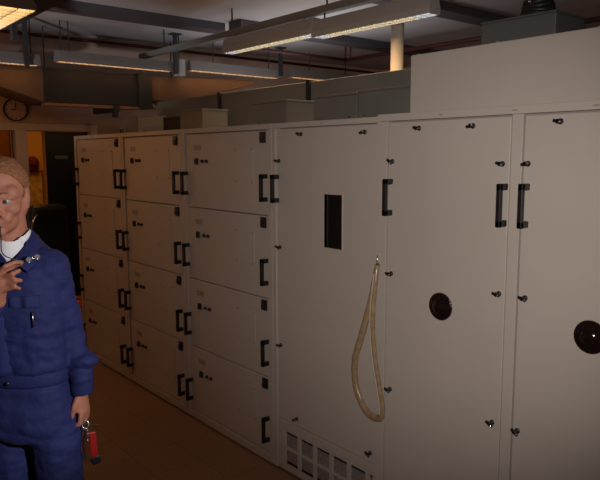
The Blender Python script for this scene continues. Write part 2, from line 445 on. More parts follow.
# coil of dark cable and cable bundle
t = thing('cable_coil', 'black coil of cable lying on the dark grey box at the top edge', 'cable', (.15, .48, 2.419))
for k in range(5):
    MB().tube([(.072*math.cos(a)*(1-.06*k), .06*math.sin(a)*(1-.06*k), .014+.017*k+.004*math.sin(3*a+k)) for a in [2*PI*i/24 for i in range(24)]], .011, seg=8, closed=True).build('cable_turn', M['cable'], t, True)
MB().cyl((-.005, -.055, .05), .008, .04, seg=10).build('chrome_plug', M['chrome'], t, True)
t = thing('cable_bundle', 'tangle of dark green and black cables behind the dark grey box', 'cable', (.62, .42, 2.264))
for k in range(9):
    a0 = random.uniform(-.12, .12); 
    pts = [(a0+.10*math.sin(k*1.3+s*1.1)+.04*s, .08+.08*math.cos(k*2.1+s), .02+.02*k*(.4+.6*math.sin(s*.8)**2)+.018*k) for s in range(7)]
    MB().tube(catmull(pts, 5), .012, seg=8).build('cable', M['greencable' if k % 3 == 0 else 'cable'], t, True)

# ------------------------------------------------------------------ cabinets
def handle(parent, x, z, y=0.0, L=.155):
    h = MB()
    h.box(x-.010, x+.010, y-.052, y-.034, z-L/2, z+L/2)
    for s in (-1, 1):
        zc = z + s*(L/2-.0125)
        h.box(x-.010, x+.010, y-.052, y, zc-.0125, zc+.0125)
    return h.build('handle', M['black'], parent, bevel=.003)
def latch(parent, x, z, ang, y=0.0):
    m = MB(); m.lathe([(.011, 0), (.011, -.005), (.0065, -.008), (.0065, -.02), (.009, -.021), (.009, -.026), (.004, -.028)], (x, y, z), 'y', 16)
    mt = Matrix.Translation((x, y-.024, z)) @ Matrix.Rotation(ang, 4, 'Y')
    m.box(-.017, .017, -.004, .004, -.0055, .0055, mt)
    o = m.build('latch', M['black'], parent, True, bevel=.0015)
    c = MB(); c.ell((x+.011*math.cos(ang), y-.03, z-.011*math.sin(ang)), (.005, .003, .004), seg=10, rings=6)
    c.build('chrome_tip', M['chrome'], o, True)
    return o
def frame(parent, L, R, posts, dtop, header_marks, depth=.62, py=-.008):
    f = MB()
    f.box(L+.005, R-.005, .032, depth-.002, .03, 1.989)             # carcass
    f.build('carcass', M['carcass'], parent)
    f = MB()
    f.box(L+.003, R-.003, -.008, .04, dtop+.007, 2.0)         # header
    f.box(L+.003, R-.003, -.008, .04, .012, .060)             # bottom rail
    f.box(L+.001, R-.001, .041, depth, 1.99, 2.0)              # roof
    f.box(R-.004, R-.001, .041, depth, .012, 1.9895); f.box(L+.001, L+.004, .041, depth, .012, 1.9895)
    for a, b in posts: f.box(max(a, L+.003), min(b, R-.003), py, .04, .0605, dtop+.0065)
    f.build('frame', M['paint'], parent, bevel=.007)
    f = MB(); f.box(L+.01, R-.01, .02, depth-.02, 0, .03); f.build('plinth', M['black'], parent)
    for x in header_marks:
        MB().box(x-.010, x+.010, -.0095, -.006, 1.980, 1.986).build('mark', M['label'], parent)

ROWS = [(1.963, 1.487), (1.481, 1.003), (.997, .529), (.523, .066)]
def drawer_cabinet(L, R, label):
    W = R-L
    t = thing('equipment_cabinet', label, 'cabinet', (L, 0, 0), 0, 'row of grey equipment cabinets')
    pl, pr = .042, .040
    frame(t, 0, W, [(0.001, pl), (W-pr, W-.001)], 1.963, (W*.45,))
    if L < -4: MB().tube([(W*.9-.02, .05, 2.0), (W*.9-.02, .05, 2.03), (W*.9+.02, .05, 2.03), (W*.9+.02, .05, 2.0)], .006, seg=8).build('lifting_eye', M['black'], t, True)
    for zt, zb in ROWS:
        d = MB().box(pl+.003, W-pr-.003, .002, .03, zb, zt).build('door', M['paint'], t, bevel=.003)
        hz = zb+.155 if False else (zt+zb)/2-.082
        handle(d, W-.058, hz, .002); handle(d, pl+.012, hz, .002)
        lx = pl+.14; lz = zt-.174
        MB().box(lx-.015, lx+.015, -.012, .002, lz-.022, lz+.020).box(lx-.006, lx+.006, -.018, -.008, lz-.012, lz+.012).build('lock', M['black'], d, bevel=.002)
        for k in (0, 1): MB().lathe([(.012, 0), (.012, -.006), (.008, -.016), (.004, -.017)], (lx+.072+.05*k, .002, lz), 'y', 14).build('knob', M['black'], d, True)
        MB().box(lx-.035, lx+.05, -.0005, .002, zt-.105, zt-.07).build('name_plate', M['label'], d)
        MB().box(W-.108, W-.064, -.012, .002, zt-.068, zt-.006).box(W-.10, W-.07, -.02, -.01, zt-.06, zt-.03).build('catch', M['black'], d, bevel=.002)
        # inset cover plate
        x0, x1, z0, z1 = W-.375, W-.185, zt-.30, zt-.095
        cp = MB().box(x0, x1, -.0015, .002, z0, z1).build('cover_plate', M['paint'], d, bevel=.0008)
        for sx in (x0+.008, x1-.008):
            for sz in (z0+.008, z1-.008): MB().cyl((sx, -.001, sz), .006, -.003, axis='y', seg=10).build('screw', M['label'], cp)
    return t
XS = [-4.056, -3.084, -2.141, -1.144, -.332]
drawer_cabinet(XS[0], XS[1], 'furthest four door grey cabinet of the row, next to the dark doorway')
drawer_cabinet(XS[1], XS[2], 'second four door cabinet of the row, between the furthest and the third')
drawer_cabinet(XS[2], XS[3], 'third and nearest four door cabinet, left of the door with the small window')

# cabinet with window and vent
L, R = XS[3], XS[4]; W = R-L
t = thing('equipment_cabinet', 'tall single door grey cabinet with small dark window and vent grille', 'cabinet', (L, 0, 0), 0, 'row of grey equipment cabinets')
pl = .034
f = MB(); f.box(.005, W-.005, .032, .618, .03, 1.989); f.build('carcass', M['carcass'], t)
f = MB()
f.box(.003, W, -.008, .04, 1.973, 2.0)
for a, b_ in ((.003, pl), (W-.012, W)): f.box(a, b_, -.008, .04, .012, 1.9725)
f.box(.001, W, .041, .62, 1.99, 2.0); f.box(.001, .004, .041, .62, .012, 1.9895)
f.box(pl+.0005, W-.0125, -.006, .04, .275, .315)
f.build('frame', M['paint'], t, bevel=.007)
MB().box(.01, W-.01, .02, .6, 0, .03).build('plinth', M['black'], t)
MB().box(.41, .425, -.0095, -.006, 1.983, 1.99).build('mark', M['label'], t)
wx0, wx1, wz0, wz1 = -.716-L, -.581-L, 1.356, 1.629
d = MB()
a, b_, zb, zt = pl+.003, W-.016, .319, 1.966
d.box(a, wx0, .002, .03, zb, zt); d.box(wx1, b_, .002, .03, zb, zt); d.box(wx0, wx1, .002, .03, zb, wz0); d.box(wx0, wx1, .002, .03, wz1, zt)
d = d.build('door', M['paint'], t)
wn = MB(); e = .004
wn.box(wx0-e, wx0, -.003, .03, wz0-e, wz1+e); wn.box(wx1, wx1+e, -.003, .03, wz0-e, wz1+e); wn.box(wx0, wx1, -.003, .03, wz1, wz1+e); wn.box(wx0, wx1, -.003, .03, wz0-e, wz0)
wn = wn.build('window_frame', M['paint'], d)
MB().box(wx0, wx1, .012, .018, wz0, wz1).build('window_pane', M['pane'], d)
handle(d, pl+.012, 1.643, .002)
for x, z, an in ((-.898, 1.936, .3), (-.429, 1.933, -.3), (-1.087, 1.795, .2), (-1.083, 1.317, .4), (-1.081, .753, .1), (-.94, .357, -.5), (-.372, .363, .5)):
    latch(d, x-L, z, an, .002)
# vent grille
gx = [(-1.049+.1333*k, -.936+.1333*k) for k in range(5)] + [(-.383, -.350)]
g = MB(); zs = [(.155, .252), (.050, .143)]
ed = [pl+.001] + [v-L for c in gx for v in c] + [W-.012]
for k in range(0, len(ed), 2): g.box(ed[k], ed[k+1], .0, .014, .016, .272)
for (x0, x1) in gx:
    for z0, z1 in ((.016, .050), (.143, .155), (.252, .272)): g.box(x0-L, x1-L, .0, .014, z0, z1)
g = g.build('vent_grille', M['paint'], t)
MB().box(pl+.002, W-.014, .016, .02, .064, .228).build('mesh_panel', M['mesh'], g)
MB().box(pl+.002, W-.014, .026, .03, .02, .27).build('backing', M['black'], g)

# near two door cabinet
L, R = XS[4], 1.11; W = R-L
t = thing('equipment_cabinet', 'nearest wide cream grey cabinet with two tall doors and brown discs', 'cabinet', (L, -.012, 0), 0, 'row of grey equipment cabinets')
t.scale = (1, 1, 1.004)
dt = 1.962
DO = [(-.276-L+.006, .358-L-.006), (.404-L+.006, 1.065-L)]
frame(t, 0, W, [(.0, -.276-L), (.358-L, .404-L), (1.070-L, W)], dt, (.03-L+.0, .372-L, .68-L), py=-.001)
for i, (a, b_) in enumerate(DO):
    d = MB().box(a, b_, .002, .03, .066, dt).build('door', M['paint'], t, bevel=.003)
    handle(d, a+.022, 1.63, .002, .165)
    if i == 0: handle(d, b_-.012, 1.627, .002, .165)
    lst = [(-.093, 1.932, .3), (.182, 1.932, -.3), (.322, 1.784, .3), (.327, 1.278, .2), (.318, .747, .4), (-.243, 1.790, .6), (-.240, 1.28, .2), (-.236, .731, .3)] if i == 0 else \
          [(.55, 1.935, .2), (.83, 1.935, -.3), (.430, 1.785, -.2), (.441, 1.28, .3), (.432, .750, .6), (1.03, 1.787, .2), (1.03, 1.28, .4)]
    for x, z, an in lst: latch(d, x-L, z, an, .002)
    cx, cz = ((.046, 1.177) if i == 0 else (.700, 1.184))
    ds = MB().lathe([(.060, 0), (.060, -.006), (.056, -.011), (.053, -.009), (.047, -.015), (.043, -.013), (.037, -.019), (.032, -.017), (.026, -.023), (.018, -.026), (.008, -.028), (.001, -.0285)], (cx-L, .002, cz), 'y', 40).build('rotary_disc', M['brownglass'], d, True)
    for sx, sz in ((.048, .035), (.058, .012)):
        MB().ell((cx-L+sx, -.004, cz+sz), (.005, .004, .005), seg=10, rings=6).build('glint_stud', M['chrome'], ds, True)  # bright studs added in place of highlights at the disc's edge

# hanging hose loop
t = thing('hose_loop', 'pale gold flat hose hanging in a long loop at the edge of the window cabinet', 'hose', (-.335, -.02, 1.33))
HP = [(-.325, 1.318, -.018), (-.335, 1.26, -.020), (-.362, 1.12, -.026), (-.408, .97, -.030), (-.450, .83, -.034), (-.452, .735, -.034), (-.432, .665, -.036), (-.385, .598, -.038), (-.330, .572, -.040), (-.272, .582, -.044), (-.258, .635, -.046), (-.278, .74, -.048), (-.306, .86, -.048), (-.326, .99, -.046), (-.330, 1.10, -.042), (-.322, 1.24, -.034)]
P = catmull([(x+.335+.014, y+.009, (z-1.33)*.98) for x, z, y in HP], 6, True)
N_ = len(P)
MB().tube(P, [((.0170*(1+.06*math.sin(i*1.9)))*(1-.35*max(0, 1-min(i, N_-i)/14)), .0120) for i in range(N_)], 12, True, upv=(0, 1, 0)).build('hose', M['hose'], t, True)
inner = [(p.x-.004, p.y-.0105, p.z) for p in P[int(N_*.60):int(N_*.97)]]
MB().tube(inner, .004, 8).build('inner_cord', M['paint'], t, True)
MB().tube([(.018, .018, .03), (.018, .0, .03), (.018, -.006, .012), (.018, -.004, -.004), (.018, .010, -.012)], .003, 8).build('hook', M['chrome'], t, True)

# ------------------------------------------------------------------ things by and beyond the doorway
# black chair in front of the doorway
t = thing('office_chair', 'black padded chair with chrome arm behind the man, before the dark door', 'chair', (-4.74, -.16, 0), .1)
MB().box(-.20, .22, -.24, .24, .44, .52).build('seat', M['leather'], t, bevel=.03)
MB().box(.16, .26, -.20, .22, .55, 1.36).build('backrest', M['leather'], t, bevel=.04)
MB().box(.09, .30, -.17, .19, 1.20, 1.365).build('headrest', M['leather'], t, bevel=.045)
for s in (-1, 1):
    MB().tube(catmull([(-.15, .26*s, .46), (-.17, .27*s, .66), (-.05, .27*s, .72), (.10, .25*s, .72), (.20, .22*s, .70)], 6), .013).build('arm', M['chrome'], t, True)
MB().tube(catmull([(.275, -.165, 1.10), (.30, -.155, 1.22), (.29, -.10, 1.285), (.27, -.02, 1.30)], 6), .009).build('trim_bar', M['chrome'], t, True)
MB().cyl((0, 0, .10), .03, .34).build('column', M['chrome'], t, True)
for k in range(5):
    a = 2*PI*k/5
    l = MB().tube([(.04*math.cos(a), .04*math.sin(a), .10), (.23*math.cos(a), .23*math.sin(a), .07)], [.022, .014]).build('leg', M['black'], t, True)
    MB().ell((.23*math.cos(a), .23*math.sin(a), .03), (.03, .03, .03), seg=12, rings=8).build('castor', M['black'], l, True)
# orange crate
t = thing('crate', 'orange plastic crate on the floor between the man and the furthest cabinet', 'crate', (-4.32, .18, 0))
c = MB(); c.box(-.16, .16, -.14, .14, 0, .02)
for x0, x1, y0, y1 in ((-.16, -.145, -.14, .14), (.145, .16, -.14, .14), (-.16, .16, -.14, -.125), (-.16, .16, .125, .14)): c.box(x0, x1, y0, y1, .02, .44)
c.build('crate_body', M['orange'], t, bevel=.004)
MB().box(-.175, .175, -.155, -.135, .42, .455).box(-.175, .175, .135, .155, .42, .455).box(.155, .175, -.155, .155, .42, .455).box(-.175, -.155, -.155, .155, .42, .455).build('rim', M['orange'], t, bevel=.004)
# board and hat on the far room's wall
t = thing('notice_board', 'yellow framed paper notice on the amber wall seen through the doorway', 'notice', (-7.395, .70, 1.385))
MB().box(-.005, .012, -.085, .095, -.22, .22).build('paper', M['paper'], t)
MB().box(-.005, .022, -.10, -.082, -.235, .235).box(-.005, .022, .092, .11, -.235, .235).box(-.005, .022, -.10, .11, .22, .238).box(-.005, .022, -.10, .11, -.238, -.22).build('board_frame', M['wood'], t)
t = thing('hat', 'dark maroon cap hung on the amber wall above the notice', 'hat', (-7.40, .675, 1.735))
MB().lathe([(.085, 0), (.085, .04), (.07, .09), (.035, .115), (.001, .12)], (0, 0, 0), 'x', 24).build('crown', M['redbrown'], t, True)
MB().prism([(.0, -.10, -.06), (.0, .06, -.09), (.0, .07, -.06), (.0, -.08, -.02)], [(.09, -.12, -.08), (.09, .05, -.10), (.09, .06, -.085), (.09, -.10, -.06)]).build('brim', M['redbrown'], t, True)

# wall clock
t = thing('wall_clock', 'round dark rimmed wall clock high on the end wall over the doorway', 'clock', (X0, -.215, 2.275))
MB().lathe([(.112, 0), (.112, .03), (.102, .034), (.102, .02), (.001, .02)], (0, 0, 0), 'x', 40).build('rim', M['black'], t, True)
MB().cyl((.021, 0, 0), .100, .003, axis='x', seg=40).build('dial', M['wall'], t)
MB().box(.026, .029, -.004, .004, 0, .065).build('minute_hand', M['black'], t)
MB().box(.026, .029, -.045, 0, -.004, .004).build('hour_hand', M['black'], t)
for k in range(12):
    a = 2*PI*k/12
    MB().box(.024, .027, -.003, .003, .078, .092, Matrix.Rotation(a, 4, 'X')).build('hour_mark', M['black'], t)

# ------------------------------------------------------------------ the man
BASE = Vector((-.676, -1.46, 0)); RZ = math.atan2(.955, .297)
man = thing('person', 'man in blue work clothes holding spectacles to his mouth, standing at the left edge', 'person', BASE, RZ)
# local axes: x = picture right (his left), -y = towards the viewer
TQ = Matrix.Rotation(math.radians(-28), 4, 'Z')
def tq(x, y, z, ox=-.055):
    """torso frame -> local; shear so the body leans slightly"""
    lean = (1.50-z)*.045 if z < 1.55 else 0
    v = TQ @ Vector((x, y, 0)); return Vector((v.x+ox-.018+lean, v.y, z))
def section_loft(mb, secs, seg=28, pw=2.4):
    rings = []
    for (z, rx, ry, cx, cy) in secs:
        ring = []
        for k in range(seg):
            a = 2*PI*k/seg; c, s = math.cos(a), math.sin(a)
            x = rx*math.copysign(abs(c)**(2/pw), c)+cx; y = ry*math.copysign(abs(s)**(2/pw), s)+cy
            ring.append(mb.bm.verts.new(tq(x, y, z)))
        rings.append(ring)
    for A, B in zip(rings, rings[1:]):
        for k in range(seg): mb.bm.faces.new((A[k], A[(k+1) % seg], B[(k+1) % seg], B[k]))
    mb.bm.faces.new(rings[0][::-1]); mb.bm.faces.new(rings[-1])
# joints
LS = Vector((.050, -.065, 1.425)); LE = Vector((.108, -.030, 1.165)); LW = Vector((.138, -.075, .955))
RS = Vector((-.205, .060, 1.425)); RE = Vector((-.275, -.045, 1.175)); RW = Vector((-.122, -.185, 1.345))
HIP_Y = .0
def wr(amp, sc_, seed):
    def f(co):
        p_ = Vector((co.x*sc_, co.y*sc_, co.z*sc_*1.7+seed))
        n = noise.noise(p_) + .6*noise.noise(p_*2.3)
        return amp*n
    return f

# --- body (skin): head, neck, trunk, arms, hands, legs in one continuous mesh
HS = 1.13
HO = Vector((-.096, -.012, 1.684))
HM = Matrix.Translation(HO) @ Matrix.Rotation(math.radians(-11), 4, 'Z') @ Matrix.Rotation(math.radians(7), 4, 'X') @ Matrix.Scale(HS, 4)
def hp(x, y, z): return HM @ Vector((x, y, z))
HR = HM.to_3x3().normalized().to_4x4()
bd = MB()
def he(c, r, rot=None):
    rr = HR if rot is None else HR @ rot
    bd.ell(hp(*c), tuple(q*HS for q in r), rr, seg=28, rings=18)
def hc(a, b_, ra, rb=None): bd.cap(hp(*a), hp(*b_), ra*HS, (ra if rb is None else rb)*HS)
he((0, .014, .034), (.074, .094, .084))
he((0, -.034, -.012), (.063, .060, .078))
he((0, -.040, -.066), (.053, .050, .044))
he((0, -.074, -.094), (.024, .020, .018))
hc((-.040, -.062, .022), (.040, -.062, .022), .026)          # forehead band
hc((-.040, -.076, .020), (-.012, -.085, .017), .009); hc((.040, -.076, .020), (.012, -.085, .017), .009)  # brow ridge
hc((0, -.088, .006), (0, -.112, -.030), .0085, .0125)         # nose
for s in (-1, 1):
    he((.012*s, -.100, -.034), (.009, .011, .008))
    he((.036*s, -.060, -.024), (.030, .030, .026))            # cheek
    he((.030*s, -.079, -.012), (.014, .007, .004))            # lower lid bag
    he((.031*s, -.0805, .0085), (.018, .011, .0065))            # upper lid
    he((.026*s, -.078, -.052), (.018, .020, .018))
    # ear: rim and lobe
    R_e = Matrix.Rotation(s*.15, 4, 'Z')
    he((.071*s, .016, -.006), (.010, .019, .030), R_e)
    he((.056*s, .022, -.022), (.016, .035, .045))
    hc((.074*s, .004, .018), (.076*s, .026, .018), .005); hc((.076*s, .028, .016), (.075*s, .028, -.012), .0045)
    he((.070*s, .010, -.034), (.008, .009, .010))
he((0, -.090, -.058), (.024, .012, .0065)); he((0, -.088, -.071), (.021, .012, .0075))
he((0, -.078, -.064), (.036, .018, .022))
bd.cap(hp(0, .020, -.055), (-.072, .025, 1.44), .068, .066, 12)
# trunk under the clothes
section_loft(bd, [(1.46, .10, .065, 0, .01), (1.40, .150, .085, 0, .01), (1.2, .150, .09, 0, 0), (1.0, .14, .09, 0, 0), (.86, .15, .10, 0, 0)])
def limb(mb, pts, rs, n=9):
    for (a, b_), (ra, rb) in zip(zip(pts, pts[1:]), zip(rs, rs[1:])): mb.cap(a, b_, ra, rb, n)
limb(bd, [LS, LE, LW], [.045, .038, .028]); limb(bd, [RS, RE, RW], [.045, .038, .028])
LF = tq(.095, 0, .05); RF = tq(-.095, .02, .05)
LH = tq(.085, 0, .86); RH = tq(-.085, 0, .86); LK = tq(.092, -.01, .46); RK = tq(-.092, .01, .46)
limb(bd, [LH, LK, LF], [.070, .050, .036], 12); limb(bd, [RH, RK, RF], [.070, .050, .036], 12)
# left hand hanging, loosely closed on the keys
dn = Vector((.02, -.03, -1)).normalized(); back = Vector((.86, -.50, 0)).normalized(); thumbdir = Vector((-.55, -.83, 0)).normalized()
wp = LW.copy(); pc = wp + dn*.052
Rp = Matrix((back, thumbdir, -dn)).transposed().to_4x4()
bd.ell(wp + dn*.015, (.020, .027, .03), Rp); bd.ell(pc, (.016, .037, .047), Rp); bd.ell(pc+dn*.018+back*.002, (.015, .038, .026), Rp)
for k, (o_, ln) in enumerate(((.027, .95), (.009, 1.05), (-.009, .98), (-.026, .8))):
    k0 = pc + dn*.036 + thumbdir*o_ + back*.003
    k1 = k0 + (dn*.92 - back*.25)*.036*ln
    k2 = k1 + (dn*.25 - back*.95)*.026*ln
    k3 = k2 + (-dn*.65 - back*.55)*.020*ln
    bd.cap(k0, k1, .0098, .0090); bd.cap(k1, k2, .0090, .0083); bd.cap(k2, k3, .0083, .0072)
t0 = wp + dn*.022 + thumbdir*.022 - back*.006
t1 = t0 + (dn*.75 + thumbdir*.55 - back*.15)*.038
t2 = t1 + (dn*.95 - back*.30 - thumbdir*.05)*.030
t3 = t2 + (dn*.85 - back*.45 - thumbdir*.2)*.022
bd.cap(t0, t1, .015, .0115); bd.cap(t1, t2, .0115, .0098); bd.cap(t2, t3, .0098, .0082)
# right hand raised, pinching the spectacles
W2 = RW.copy(); pcn = Vector((-.112, -.212, 1.408))
bd.cap(W2, pcn, .026, .028)
bd.ell(pcn, (.020, .030, .042), Matrix.Rotation(.25, 4, 'Y'))
bd.ell(pcn+Vector((.008, -.012, .012)), (.022, .024, .036), Matrix.Rotation(.3, 4, 'Y'))
for pts, r0 in (([(-.118, -.222, 1.442), (-.090, -.250, 1.470), (-.062, -.242, 1.480), (-.040, -.222, 1.476)], .0102),
                ([(-.110, -.228, 1.428), (-.070, -.262, 1.446), (-.050, -.242, 1.452), (-.050, -.216, 1.448)], .0102),
                ([(-.104, -.228, 1.406), (-.062, -.258, 1.424), (-.046, -.238, 1.418), (-.060, -.212, 1.410)], .0098),
                ([(-.100, -.222, 1.385), (-.064, -.250, 1.400), (-.052, -.230, 1.390), (-.068, -.208, 1.386)], .0088),
                ([(-.122, -.196, 1.405), (-.094, -.188, 1.440), (-.066, -.194, 1.462), (-.043, -.206, 1.470)], .0118)):
    for i in range(3): bd.cap(pts[i], pts[i+1], r0*(1-.08*i), r0*(1-.08*(i+1)))
body = bd.fused('body', M['skin'], man, voxel=.0042, smooth_it=8)

# facial pieces
for s in (-1, 1):
    e = MB().ell(hp(.031*s, -.0775, .0005), (.0135*HS,)*3, HR).build('eye', M['eyewhite'], man, True)
    MB().ell(hp(.0285*s, -.0895, .0), (.0062*HS, .003*HS, .0062*HS), HR, seg=14, rings=8).build('iris', M['iris'], e, True)
    br = catmull([hp(.013*s, -.0955, .022), hp(.028*s, -.0925, .0275), hp(.046*s, -.079, .023)], 5)
    MB().tube(br, [.0022+.003*math.sin(PI*i/(len(br)-1)) for i in range(len(br))], 8, flat=.6).build('eyebrow', M['brow'], man, True)
MB().tube(catmull([hp(-.023, -.0945, -.0645), hp(-.010, -.1015, -.0625), hp(0, -.1025, -.0635), hp(.010, -.1015, -.0625), hp(.023, -.0945, -.0645)], 5), .0035, 8, flat=.8).build('lips', M['lip'], man, True)

# hair: thin cap on the skull with receding hairline
def hair_cut(co):
    q = HM.inverted() @ co
    if q.z < -.045 or (q.z < -.004 and q.y < .040): return True
    if abs(q.x) > .066 and -.014 < q.y < .045 and q.z < .030: return True     # around the ears
    # hairline from temple (low) to forehead (high), receding
    line = -.016 - max(0, q.z-.028)*.78
    return q.y < line and q.z < .112
hb = MB(); hb.ell(hp(0, .016, .036), (.0785*HS, .0985*HS, .0885*HS), HR, seg=56, rings=40)
hb.ell(hp(0, .030, .005), (.0765*HS, .088*HS, .085*HS), HR, seg=48, rings=32)
hair = hb.fused('hair', M['hair'], man, voxel=.004, smooth_it=2, wrinkle=lambda co: .0035*noise.noise(co*70)+.0025*noise.noise(co*160), cut=hair_cut)
so = hair.modifiers.new('thick', 'SOLIDIFY'); so.thickness = .007; so.offset = -1

# t-shirt collar
ts = MB()
ts.cap((-.078, -.004, 1.585), (-.074, .0, 1.47), .066, .086, 8)
ts.ell((-.076, -.052, 1.49), (.052, .042, .075))
ts.fused('t_shirt', M['tee'], man, voxel=.0035, smooth_it=3, cut=lambda co: co.z > 1.562-.55*max(0, -.03-co.y) )
# jacket
jk = MB()
section_loft(jk, [(1.535, .080, .072, 0, .025), (1.50, .110, .084, 0, .02), (1.465, .150, .096, 0, .012), (1.42, .176, .112, 0, .006), (1.33, .186, .126, 0, 0), (1.20, .180, .126, 0, 0), (1.10, .176, .126, 0, 0), (1.065, .172, .124, 0, 0), (1.045, .160, .112, 0, 0)])
limb(jk, [LS+Vector((-.04, .01, .01)), LS, LE, LW+Vector((0, 0, .05))], [.066, .068, .056, .043], 12)
limb(jk, [RS+Vector((.04, 0, .01)), RS, RE, RW.lerp(RE, .18)], [.066, .068, .060, .044], 12)
# turn-up flap where the sleeve breaks over the cuff
jk.ell(LW+Vector((.012, 0, .118)), (.052, .050, .028))
jx = jk.fused('jacket', M['cloth'], man, voxel=.0065, smooth_it=5, wrinkle=lambda co: wr(.007, 9, 3)(co)+wr(.004, 20, 8)(co),
    cut=lambda co: (co.z > 1.528) or (co.y < -.035 and abs(co.x+.080) < (co.z-1.462)*.60 and co.z > 1.462))
so = jx.modifiers.new('thick', 'SOLIDIFY'); so.thickness = .006; so.offset = -1
MB().tube([LW+Vector((0, 0, .100)), LW+Vector((0, 0, .05)), LW+Vector((0, 0, -.008))], [(.040, .043), (.040, .043), (.038, .041)], 20).build('cuff', M['cloth'], man, True, bevel=.004)
wb = MB(); section_loft(wb, [(1.058, .166, .117, 0, 0), (1.052, .169, .120, 0, 0), (1.015, .168, .120, 0, 0), (1.008, .164, .116, 0, 0)]); wb.build('waistband', M['cloth'], man, True)
# collar leaves: two folded flaps
for s in (-1, 1):
    inner = [(-.076+s*.070, .030, 1.562), (-.076+s*.070, -.020, 1.552), (-.076+s*.046, -.082, 1.515), (-.078+s*.010, -.128, 1.470)]
    outer = [(-.076+s*.098, .040, 1.528), (-.076+s*.104, -.040, 1.508), (-.076+s*.092, -.112, 1.470), (-.078+s*.052, -.146, 1.430)]
    a = catmull(inner, 5); c = catmull(outer, 5); m_ = MB()
    off = Vector((0, .010, -.004))
    for i in range(len(a)-1):
        m_.prism([a[i], a[i+1], c[i+1], c[i]], [a[i]+off, a[i+1]+off, c[i+1]+off, c[i]+off])
    bmesh.ops.remove_doubles(m_.bm, verts=m_.bm.verts[:], dist=1e-4)
    m_.build('collar', M['cloth'], man, True, bevel=.002)
# placket, pocket flaps, press studs, pen
def on_front(x, z, out=.004):
    """point on the jacket front in torso coordinates"""
    yb = -.126 if z < 1.33 else -.126+(z-1.33)*.16
    return tq(x, yb*(1-(abs(x)/.186)**2.6)**.40 - out, z)
m_ = MB(); pl_ = [on_front(.0, z, .003) for z in [1.06+.02*i for i in range(20)]]
m_.tube(pl_, [(.022, .006)]*len(pl_), 10, upv=(0, -1, 0)).build('placket', M['cloth'], man, True)
for s in (-1, 1):
    m_ = MB()
    for i in range(6):
        x0, x1 = s*(.040+.016*i), s*(.040+.016*(i+1))
        m_.prism([on_front(x0, 1.345), on_front(x1, 1.345), on_front(x1, 1.305), on_front(x0, 1.305)], [on_front(x0, 1.345, -.012), on_front(x1, 1.345, -.012), on_front(x1, 1.305, -.012), on_front(x0, 1.305, -.012)])
    bmesh.ops.remove_doubles(m_.bm, verts=m_.bm.verts[:], dist=1e-4)
    m_.build('pocket_flap', M['cloth'], man, True, bevel=.002)
for x, z in ((.012, 1.352), (.012, 1.45)):
    q = on_front(x, z, .010); MB().ell(q, (.0065, .004, .0065), seg=14, rings=8).build('press_stud', M['steel'], man, True)
q0, q1 = on_front(.115, 1.29, .006), on_front(.112, 1.235, .006)
MB().tube([q0, q1], .0028, 8).build('pen', M['steel'], man, True)
# trousers
tr = MB()
section_loft(tr, [(1.03, .158, .110, 0, 0), (.98, .164, .116, 0, 0), (.90, .176, .126, 0, 0), (.84, .182, .126, 0, 0), (.80, .176, .112, 0, 0), (.775, .150, .085, 0, 0)])
limb(tr, [tq(.090, 0, .82), tq(.096, -.01, .46), tq(.098, .0, .10)], [.100, .076, .066], 16)
limb(tr, [tq(-.090, 0, .82), tq(-.098, .015, .46), tq(-.100, .02, .10)], [.100, .076, .066], 16)
tr.fused('trousers', M['cloth'], man, voxel=.008, smooth_it=4, wrinkle=lambda co: wr(.007, 8, 1)(co)+wr(.004, 18, 5)(co))
MB().ell(tq(.0, -.126, 1.03), (.008, .005, .008), seg=14, rings=8).build('button', M['black'], man, True)
for s in (-1, 1):
    m_ = MB(); fx = tq(.098*s, 0, 0).x; 
    c0 = tq(.098*s, .0, .05); d_ = (TQ @ Vector((0, -1, 0))).normalized()
    m_.cap(c0+Vector((0, 0, .0)), c0+d_*.13+Vector((0, 0, -.008)), .046, .036, 8).ell(c0+Vector((0, 0, .05)), (.05, .055, .06)).ell(c0-d_*.05, (.042, .042, .046))
    m_.fused('boot', M['boot'], man, voxel=.008, smooth_it=4, wrinkle=lambda co: max(0, .004-co.z) if co.z < .004 else 0)

# spectacles
t = thing('spectacles', 'thin framed spectacles the man holds, one temple tip at his mouth', 'spectacles', BASE, RZ)
for (cx, cy, cz) in ((-.018, -.225, 1.484), (.008, -.205, 1.489)):
    ring = [Vector((cx, cy, cz)) + Vector((.85, .25, .12))*(.0105*math.cos(a)) + Vector((-.1, .75, .62))*(.0105*math.sin(a)) for a in [2*PI*i/24 for i in range(24)]]
    rm = MB().tube(ring, .0018, 8, closed=True).build('rim', M['steel'], t, True)
    l = MB(); c0 = Vector((cx, cy, cz)); vs = [l.bm.verts.new(v) for v in ring]; l.bm.faces.new(vs)
    ex = bmesh.ops.extrude_face_region(l.bm, geom=l.bm.faces[:]); 
    for v in [g_ for g_ in ex['geom'] if isinstance(g_, bmesh.types.BMVert)]: v.co += Vector((.0004, -.0012, .001))
    l.build('lens', M['lens'], rm)
MB().tube([(-.008, -.218, 1.490), (-.005, -.212, 1.494), (-.002, -.211, 1.491)], .0016, 8).build('bridge', M['steel'], t, True)
MB().tube(catmull([(.019, -.200, 1.492), (-.020, -.212, 1.480), (-.050, -.215, 1.474), (-.085, -.200, 1.462)], 5), .0018, 8).build('temple', M['steel'], t, True)
MB().tube(catmull([(-.030, -.225, 1.480), (-.070, -.232, 1.492), (-.097, -.226, 1.512), (-.100, -.180, 1.555), (-.102, -.138, 1.592)], 5), .0018, 8).build('temple', M['black'], t, True)

